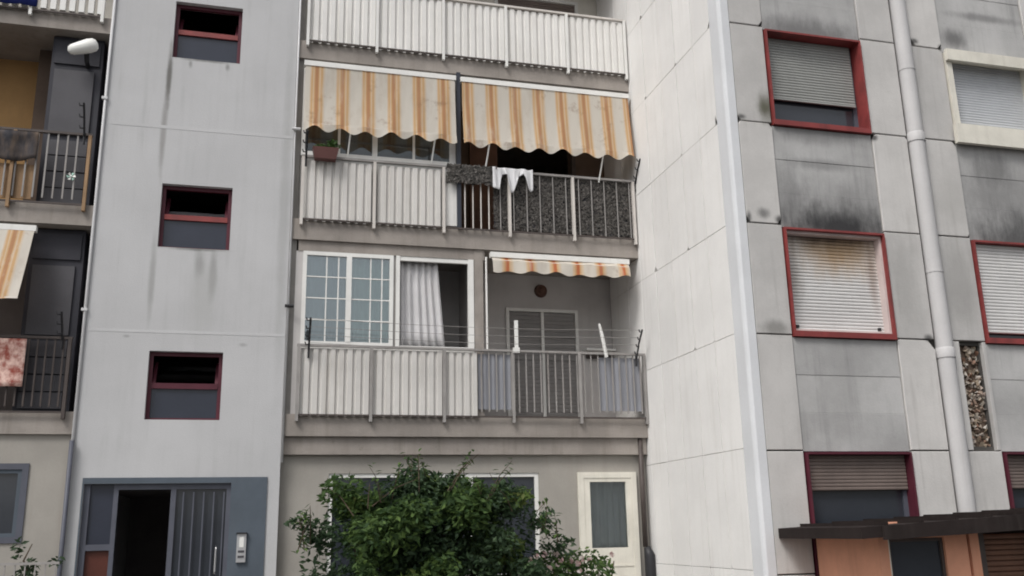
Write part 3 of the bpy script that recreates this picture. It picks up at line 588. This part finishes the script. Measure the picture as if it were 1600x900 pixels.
# ------------------------------------------------------------------ right wing
FY = -3.35; WX1 = 13.0
G = thing('panelled_wing', (9.5, -1, GZ), 'projecting right wing clad in precast panels with red-framed windows and white side', 'building')
cols = [(6.69, 8.27), (9.71, 11.29)]
rows = [(6.97, 8.46), (3.97, 5.49), (.97, 2.49)]
wh = [(a, c, z0, z1) for a, c in cols for z0, z1 in rows]
holed('core_wall', 'joint', G, 6.06, WX1, GZ, TOP, FY+.07, FY+.30, wh + [(9.28, 9.62, 2.56, 3.95)])
box('core_wall', 'joint', G, 6.05, 6.25, FY+.30, 5.2, GZ, TOP, 0); box('core_wall', 'dim', G, 6.25, WX1, 5, 5.2, GZ, TOP, 0)
box('core_wall', 'dim', G, WX1-.2, WX1, FY+.30, 5, GZ, TOP, 0); box('roof', 'dim', G, 6.25, WX1-.2, FY+.3, 5, TOP-.2, TOP, 0)
for z in (2.9, 5.9, 8.9): box('floor', 'dim', G, 6.25, WX1-.2, FY+.3, 5, z, z+.2, 0)
# white side cladding, 0.6 m wide and 1.5 m tall
rnd = random.Random(11); zj = [GZ, 1.05, 2.55, 4.05, 5.55, 7.05, 8.56, 10.06, 11.56, TOP]; yj = [1.38, .52, -.08, -.68, -1.28, -1.88, -2.48, -3.055]
chips = {(-.68, 10.06): .05, (-.68, 8.56): .035, (-1.88, 8.56): .03, (-3.055, 8.56): .07, (-3.055, 7.05): .06, (-1.88, 7.05): .025, (-.68, 5.55): .055, (-1.88, 5.55): .035, (-1.88, 4.05): .03, (-2.48, 1.05): .05}
for j in range(len(zj)-1):
    for i in range(len(yj)-1):
        ya, yb = yj[i+1], yj[i]; cpt = [0, 0, 0, 0]
        for k in range(4):
            if rnd.random() < .08: cpt[k] = rnd.uniform(.008, .02)
        if ya in (-.68, -1.88, -3.055) and (ya, zj[j]) in chips: cpt[0] = chips[(ya, zj[j])]
        if (yb, zj[j]) in chips: cpt[1] = chips[(yb, zj[j])]*.8
        panel('side_panel', 'side', G, ya+(.011 if ya in (-.68, -1.88) else .007), yb-(.011 if yb in (-.68, -1.88) else .007), zj[j]+.003, zj[j+1]-.003, 6.0+rnd.uniform(0, .004), .055, 'x', cpt, .002)
# rounded white corner
b = MB(); pf = [(6.05, -3.062), (6.0, -3.062), (6.0, -3.30), (6.012, -3.335), (6.04, -3.352), (6.155, -3.352), (6.155, -3.29)]
b.add([(x, y, GZ) for x, y in pf] + [(x, y, TOP) for x, y in pf], [(i, i+1, len(pf)+i+1, len(pf)+i) for i in range(len(pf)-1)]); b.build('corner_strip', 'corner', G)
# front pilasters
zp = [GZ, 1.0, 2.5, 4.0, 5.52, 7.0, 8.50, 10.0, 11.5, TOP]
pil = [(6.168, 6.682), (8.282, 8.862), (9.165, 9.702), (11.30, 12.12), (12.13, 12.99)]
big = {(0, 8.50, 'b'): (0, .055), (0, 5.52, 'b'): (.06, .05), (1, 7.0, 't'): (.06, .03), (2, 8.50, 'b'): (.08, .06), (2, 7.0, 't'): (.0, .06), (1, 4.0, 't'): (.02, .10), (0, 7.0, 't'): (.03, .05), (0, 7.0, 'b'): (.05, .0), (2, 5.52, 'b'): (0, .03)}
for pi, (x0, x1) in enumerate(pil):
    for j in range(len(zp)-1):
        z0, z1 = zp[j], zp[j+1]
        if pi == 2 and z0 == 2.5:      # this panel has come off: a strip stays on either side
            panel('pilaster_panel', 'pilaster', G, x0, 9.265, z0+.008, z1-.008, FY+.004, .07); panel('pilaster_panel', 'pilaster', G, 9.645, x1, z0+.008, z1-.008, FY+.004, .07); continue
        l, r = big.get((pi, z0, 'b'), (0, 0)); tl, tr = 0, 0
        l2, r2_ = big.get((pi, z1, 't'), (0, 0))
        panel('pilaster_panel', 'pilaster', G, x0, x1, z0+.009, z1-.009, FY+rnd.uniform(-.004, .006), .075, 'y', (l, r, r2_, l2), .007)
for a, c in pil[2:3]:      # rubble in the gap of the missing panel
    b = MB(); rr = random.Random(3)
    for _ in range(240):
        x, z, s = rr.uniform(9.29, 9.61), rr.uniform(2.57, 3.94), rr.uniform(.02, .055)
        p = Vector((x, FY+.085+rr.uniform(0, .03), z)); dirs = [Vector((rr.gauss(0, 1), rr.gauss(0, 1), rr.gauss(0, 1))).normalized()*s*rr.uniform(.7, 1.2) for _ in range(3)]
        pts_ = [p+dirs[0], p-dirs[0], p+dirs[1], p-dirs[1], p+dirs[2], p-dirs[2]]
        b.add(pts_, [(0, 2, 4), (2, 1, 4), (1, 3, 4), (3, 0, 4), (2, 0, 5), (1, 2, 5), (3, 1, 5), (0, 3, 5)])
    tag(b.build('exposed_rubble', 'rubble', G), 'exposed brown rubble where a pilaster panel is missing', kind='stuff')
    box('rubble_backing', 'brownwall', G, 9.275, 9.635, FY+.12, FY+.2, 2.55, 3.96, 0)
# spandrels: three 0.5 m courses between windows
for a, c in cols:
    for zlo, zhi in ((8.46, 9.97), (5.49, 6.97), (2.49, 3.97), (GZ, .97), (9.97, 11.46)):
        n = max(1, round((zhi-zlo)/.5))
        for k in range(n):
            z0 = zlo+(zhi-zlo)*k/n; z1 = zlo+(zhi-zlo)*(k+1)/n
            panel('spandrel_panel', 'spandrel', G, a+.0, c-.0, z0+.0005, z1-.0005, FY+.022+.005*(k % 2), .05, 'y', (0, 0, 0, 0), .003)
# downpipe in its channel
dp = thing('rain_downpipe', (9.01, FY, GZ), 'thick pale grey downpipe running down the panelled front', 'pipe')
MB().tube([(9.01, FY+.0, GZ), (9.01, FY+.0, TOP)], .118, 18, False).build('pipe', 'pipe', dp, smooth=True)
for z in (7.02, 3.85, 10.0, 1.0): MB().tube([(9.01, FY, z-.10), (9.01, FY, z+.02), (9.01, FY, z+.04)], [.128, .132, .12], 18, False).build('collar', 'pipe', dp, smooth=True)
for z in (8.05, 4.95): MB().tube([(9.01, FY, z), (9.01, FY, z+.03)], .124, 18).build('band', 'pipe', dp)
# windows of the wing
def reveal_frame(name, m, x0, x1, z0, z1, fw_, out, dep, sillh=None):
    """box lining: front flange fw_ wide, reveal dep deep."""
    b = MB(); yF = FY-out; yB = FY+dep; sh = sillh or fw_
    b.box(x0, x1, yF, yB, z1-fw_, z1).box(x0, x1, yF, yB, z0, z0+sh).box(x0, x0+fw_, yF, yB, z0+sh, z1-fw_).box(x1-fw_, x1, yF, yB, z0+sh, z1-fw_)
    return b.build(name, m, G, bevel=.004)
def wing_window(ci, ri, kind):
    a, c = cols[ci]; z0, z1 = rows[ri]; x0, x1 = a+.012, c-.012; z0 += .01; z1 -= .01
    if kind == 'cream':
        w = reveal_frame('window', 'creamframe', x0, x1, z0, z1, .09, .03, .17, .30)
        box('lintel', 'creamframe', w, x0-.02, x1+.02, FY-.09, FY-.032, z1-.16, z1+.02, .008); box('sill', 'creamframe', w, x0-.06, x1+.06, FY-.10, FY-.032, z0-.03, z0+.27, .01)
        shutter('roller_shutter', 'paleshutter', w, x0+.09, x1-.09, z0+.30, z1-.09, FY+.12); return
    m = 'red' if kind in ('w1', 'w2', 'w4') else 'darkred'
    w = reveal_frame('window', m, x0, x1, z0, z1, .028, .03, .26, .075)
    ix0, ix1, iz0, iz1 = x0+.028, x1-.028, z0+.075, z1-.028
    if kind == 'w1':
        frame('sash', 'blueframe', w, ix0, ix1, iz0, iz1, FY+.20, FY+.25, .06); shutter('roller_shutter', 'greyshutter', w, ix0+.05, ix1-.05, iz0+.42, iz1, FY+.15)
        box('pane', 'winglass', w, ix0+.05, ix1-.05, FY+.22, FY+.23, iz0+.05, iz0+.55, 0)
        box('shutter_edge', 'greyshutter', w, ix0+.05, ix1-.05, FY+.145, FY+.18, iz0+.40, iz0+.419)
    elif kind == 'w2':
        frame('inner_frame', 'pinkwhite', w, ix0, ix1, iz0, iz1, FY+.03, FY+.15, .035); shutter('roller_shutter', 'shutter', w, ix0+.035, ix1-.035, iz0+.04, iz1-.035, FY+.14, .048, .018)
        for x in (ix0+.10, ix1-.14): box('shutter_stop', 'black', w, x, x+.04, FY+.11, FY+.139, iz0+.07, iz0+.11)
    elif kind == 'w4':
        shutter('roller_shutter', 'shutter', w, ix0+.01, ix1-.01, iz0+.09, iz1, FY+.06, .048, .016); box('pane', 'winglass', w, ix0, ix1, FY+.14, FY+.15, iz0, iz0+.3, 0)
    else:
        frame('sash', 'blueframe', w, ix0, ix1, iz0, iz1, FY+.13, FY+.19, .06); box('pane', 'winglass', w, ix0+.06, ix1-.06, FY+.155, FY+.165, iz0+.06, iz1-.06, 0)
        shutter('roller_shutter', 'brownshutter', w, ix0+.01, ix1-.01, iz1-.45, iz1, FY+.08)
wing_window(0, 0, 'w1'); wing_window(0, 1, 'w2'); wing_window(1, 0, 'cream'); wing_window(1, 1, 'w4'); wing_window(0, 2, 'w5'); wing_window(1, 2, 'w5')

# ------------------------------------------------------------------ orange shop annex
K = thing('shop_annex', (9, -3.9, GZ), 'low orange shop annex with dark brown overhanging roof at the lower right', 'building')
KX, KY = 6.70, -4.65
box('side_wall', 'orange', K, KX, KX+.12, KY, FY-.06, GZ, 1.60, .006)
holed('front_wall', 'orange', K, KX+.12, 12.5, GZ, 1.60, KY, KY+.12, [(KX+.13, 7.56, GZ, 1.42), (7.86, 7.90, GZ, 1.60), (8.02, 10.2, GZ, 1.48)])
box('back_wall', 'dim', K, KX+.12, 12.5, FY-.10, FY-.06, GZ, 1.6, 0); box('floor', 'dim', K, KX+.12, 12.5, KY+.12, FY-.10, GZ, GZ+.03, 0)
w = frame('shop_window', 'darkrail', K, KX+.135, 7.555, GZ+.02, 1.415, KY+.03, KY+.09, .035); box('pane', 'winglass', w, KX+.17, 7.52, KY+.055, KY+.065, GZ+.055, 1.38, 0)
sl = shutter('wood_shutter', 'wood', K, 8.12, 10.15, GZ+.05, 1.44, KY+.06, .06, .025); box('shutter_guide', 'darkrail', K, 8.022, 8.11, KY+.02, KY+.11, GZ, 1.478)
box('catch_light_strip', 'creamframe', K, KX+.118, KX+.129, KY-.006, KY+.03, GZ, 1.5, 0)  # pale strip added to stand in for catch light on the corner
b = MB()
def rz(x): return 1.50+(x-6.22)*.045
xa, xb = 6.22, 12.6
b.add([(xa, -5.05, rz(xa)-.07), (xb, -5.05, rz(xb)-.07), (xb, FY-.01, rz(xb)-.07), (xa, FY-.01, rz(xa)-.07), (xa, -5.05, rz(xa)+.05), (xb, -5.05, rz(xb)+.05), (xb, FY-.01, rz(xb)+.05), (xa, FY-.01, rz(xa)+.05)], [(0, 3, 2, 1), (4, 5, 6, 7), (0, 1, 5, 4), (1, 2, 6, 5), (2, 3, 7, 6), (3, 0, 4, 7)])
rf = b.build('roof', 'roofbrown', K, bevel=.008)
b = MB(); b.add([(xa+.25, -5.09, rz(xa)-.085), (xb, -5.09, rz(xb)-.14), (xb, -5.055, rz(xb)-.14), (xa+.25, -5.055, rz(xa)-.085), (xa+.25, -5.09, rz(xa)+.06), (xb, -5.09, rz(xb)+.08), (xb, -5.055, rz(xb)+.08), (xa+.25, -5.055, rz(xa)+.06)], [(0, 3, 2, 1), (4, 5, 6, 7), (0, 1, 5, 4), (1, 2, 6, 5), (2, 3, 7, 6), (3, 0, 4, 7)])
b.build('fascia', 'roofbrown', rf, bevel=.006)
rb = MB().box(xa+.3, xa+.34, -5.05, FY-.02, rz(xa)+.06, rz(xa)+.10).build('standing_seam', 'roofbrown', rf)
for k in range(1, 14): clone(rb, k*.45, 0, k*.45*.045)

# ------------------------------------------------------------------ planting
sh = thing('large_shrub', (2.1, -1.7, GZ), 'big bushy green shrub in front of the ground floor of the centre bay', 'shrub')
b = MB(); rnd = random.Random(2)
for k in range(9):
    x = 1.0+.28*k; t = rnd.uniform(-.3, .3)
    b.tube([(1.6+.12*k, -1.5, GZ-.05), (x, -1.5+t*.3, .3), (x+t, -1.5+t*.4, 1.0), (x+t*1.4, -1.5+t*.5, 1.6)], [.045, .032, .02, .008], 6)
b.build('stems', 'bark', sh, smooth=True)
rs_ = random.Random(17); groups = {'leaf': [], 'leaf2': [], 'leaf4': []}
core = [(1.55, -1.6, 1.20, 1.10, .6, .98), (2.85, -1.5, 1.22, 1.15, .55, .95), (2.15, -1.7, 1.35, 1.0, .6, .95), (2.2, -1.6, .1, 1.7, .65, .9)]
for k in range(110):
    c = rs_.choice(core); th = rs_.uniform(0, 6.28); ph = rs_.uniform(-.5, 1.4)
    R_ = rs_.uniform(.75, 1.12); d = Vector((math.cos(th)*math.cos(ph), math.sin(th)*math.cos(ph), math.sin(ph)))
    p = Vector((c[0]+d.x*c[3]*R_, c[1]+d.y*c[4]*R_, c[2]+d.z*c[5]*R_)); q = rs_.uniform(.14, .34)
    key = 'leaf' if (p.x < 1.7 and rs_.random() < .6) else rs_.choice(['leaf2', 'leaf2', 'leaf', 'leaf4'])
    groups[key].append((p.x, p.y, p.z, q*rs_.uniform(.8, 1.5), q, q*rs_.uniform(.6, 1.1)))
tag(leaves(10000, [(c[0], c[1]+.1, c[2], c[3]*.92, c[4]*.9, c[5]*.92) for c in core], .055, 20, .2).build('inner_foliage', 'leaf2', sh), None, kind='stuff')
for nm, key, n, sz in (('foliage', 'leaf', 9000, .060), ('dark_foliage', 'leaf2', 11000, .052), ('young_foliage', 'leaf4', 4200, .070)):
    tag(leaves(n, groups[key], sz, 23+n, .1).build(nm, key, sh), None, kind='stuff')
b = MB(); lv = MB()
for k in range(30):          # loose shoots that break the outline
    x = rs_.uniform(.5, 3.9); t0 = Vector((x, -1.7+rs_.uniform(-.4, .2), 1.15+.95*math.sin(math.pi*(x-.2)/4))); dv = Vector((rs_.gauss(0, .35), rs_.gauss(-.2, .25), rs_.uniform(.5, 1))).normalized()*rs_.uniform(.3, .62)
    b.tube([t0, t0+dv*.6, t0+dv+Vector((dv.x*.2, 0, -.03))], [.008, .006, .003], 4)
    for m in range(11):
        p = t0+dv*(m/10); a = Vector((rs_.gauss(0, 1), rs_.gauss(0, 1), rs_.gauss(.2, .6))).normalized(); c = a.cross(Vector((0, 0, 1))).normalized()
        lv.add([p, p+a*.05+c*.022, p+a*.105-Vector((0, 0, .02)), p+a*.05-c*.022], [(0, 1, 2), (0, 2, 3)])
b.build('shoots', 'bark', sh)['kind'] = 'stuff'; lv.build('shoot_leaves', 'leaf', sh)['kind'] = 'stuff'
rs = thing('flowering_bush', (4.2, -1.2, GZ), 'lower bush with pale pink flowers beside the cream ground-floor door', 'shrub')
b = MB()
for k in range(6): b.tube([(4.1+.05*k, -1.2, GZ-.05), (3.8+.2*k, -1.2+.06*(k % 3), .6), (3.75+.22*k, -1.25, 1.15)], [.03, .02, .008], 5)
b.build('stems', 'bark', rs)
bb = [(3.9, -1.3, .95, .45, .45, .38), (4.45, -1.2, .98, .42, .4, .36), (4.2, -1.2, .4, .7, .5, .6)]
tag(leaves(3600, bb, .055, 31, .3).build('foliage', 'leaf', rs), None, kind='stuff')
b = MB(); rr = random.Random(8)
for _ in range(16):
    c = rr.choice(bb[:2]); p = Vector((c[0]+rr.uniform(-.9, .9)*c[3], c[1]-c[4]*rr.uniform(.5, .9), c[2]+rr.uniform(.2, 1.0)*c[5]*.9))
    for k in range(9):
        d = Vector((rr.gauss(0, 1), rr.gauss(0, 1), rr.gauss(0, 1))).normalized()*.032; e_ = d.cross(Vector((rr.random(), rr.random(), rr.random()))).normalized()*.03
        b.add([p, p+d+e_, p+d*1.3, p+d-e_], [(0, 1, 2, 3)])
tag(b.build('flowers', 'petal', rs), 'pale pink and white blossoms', kind='stuff')
cl = thing('climbing_plant', (-2.7, -.7, GZ), 'straggly climbing plant on the low fence at lower left', 'plant')
MB().tube([(-2.7, -.7, GZ), (-2.75, -.7, .5), (-2.62, -.72, 1.0), (-2.78, -.72, 1.35), (-2.70, -.72, 1.55)], [.03, .02, .015, .012, .006], 6).build('stem', 'bark', cl)
tag(leaves(420, [(-2.72, -.72, 1.2, .16, .14, .22), (-2.42, -.7, 1.32, .12, .1, .08), (-2.85, -.72, 1.45, .10, .08, .18), (-2.62, -.7, .8, .25, .15, .3)], .05, 41, 0).build('foliage', 'leaf2', cl), None, kind='stuff')
# low fence, lower left
F = thing('low_fence', (-3.6, -.8, GZ), 'low grey metal fence with vertical bars at the lower left corner', 'fence')
box('top_rail', 'rail', F, -6, -2.35, -.82, -.79, 1.30, 1.33); box('bottom_rail', 'rail', F, -6, -2.35, -.815, -.795, .35, .37)
b0 = MB().box(-2.40, -2.385, -.812, -.798, .0, 1.30).build('bar', 'rail', F)
for k in range(1, 26): clone(b0, -k*.115)
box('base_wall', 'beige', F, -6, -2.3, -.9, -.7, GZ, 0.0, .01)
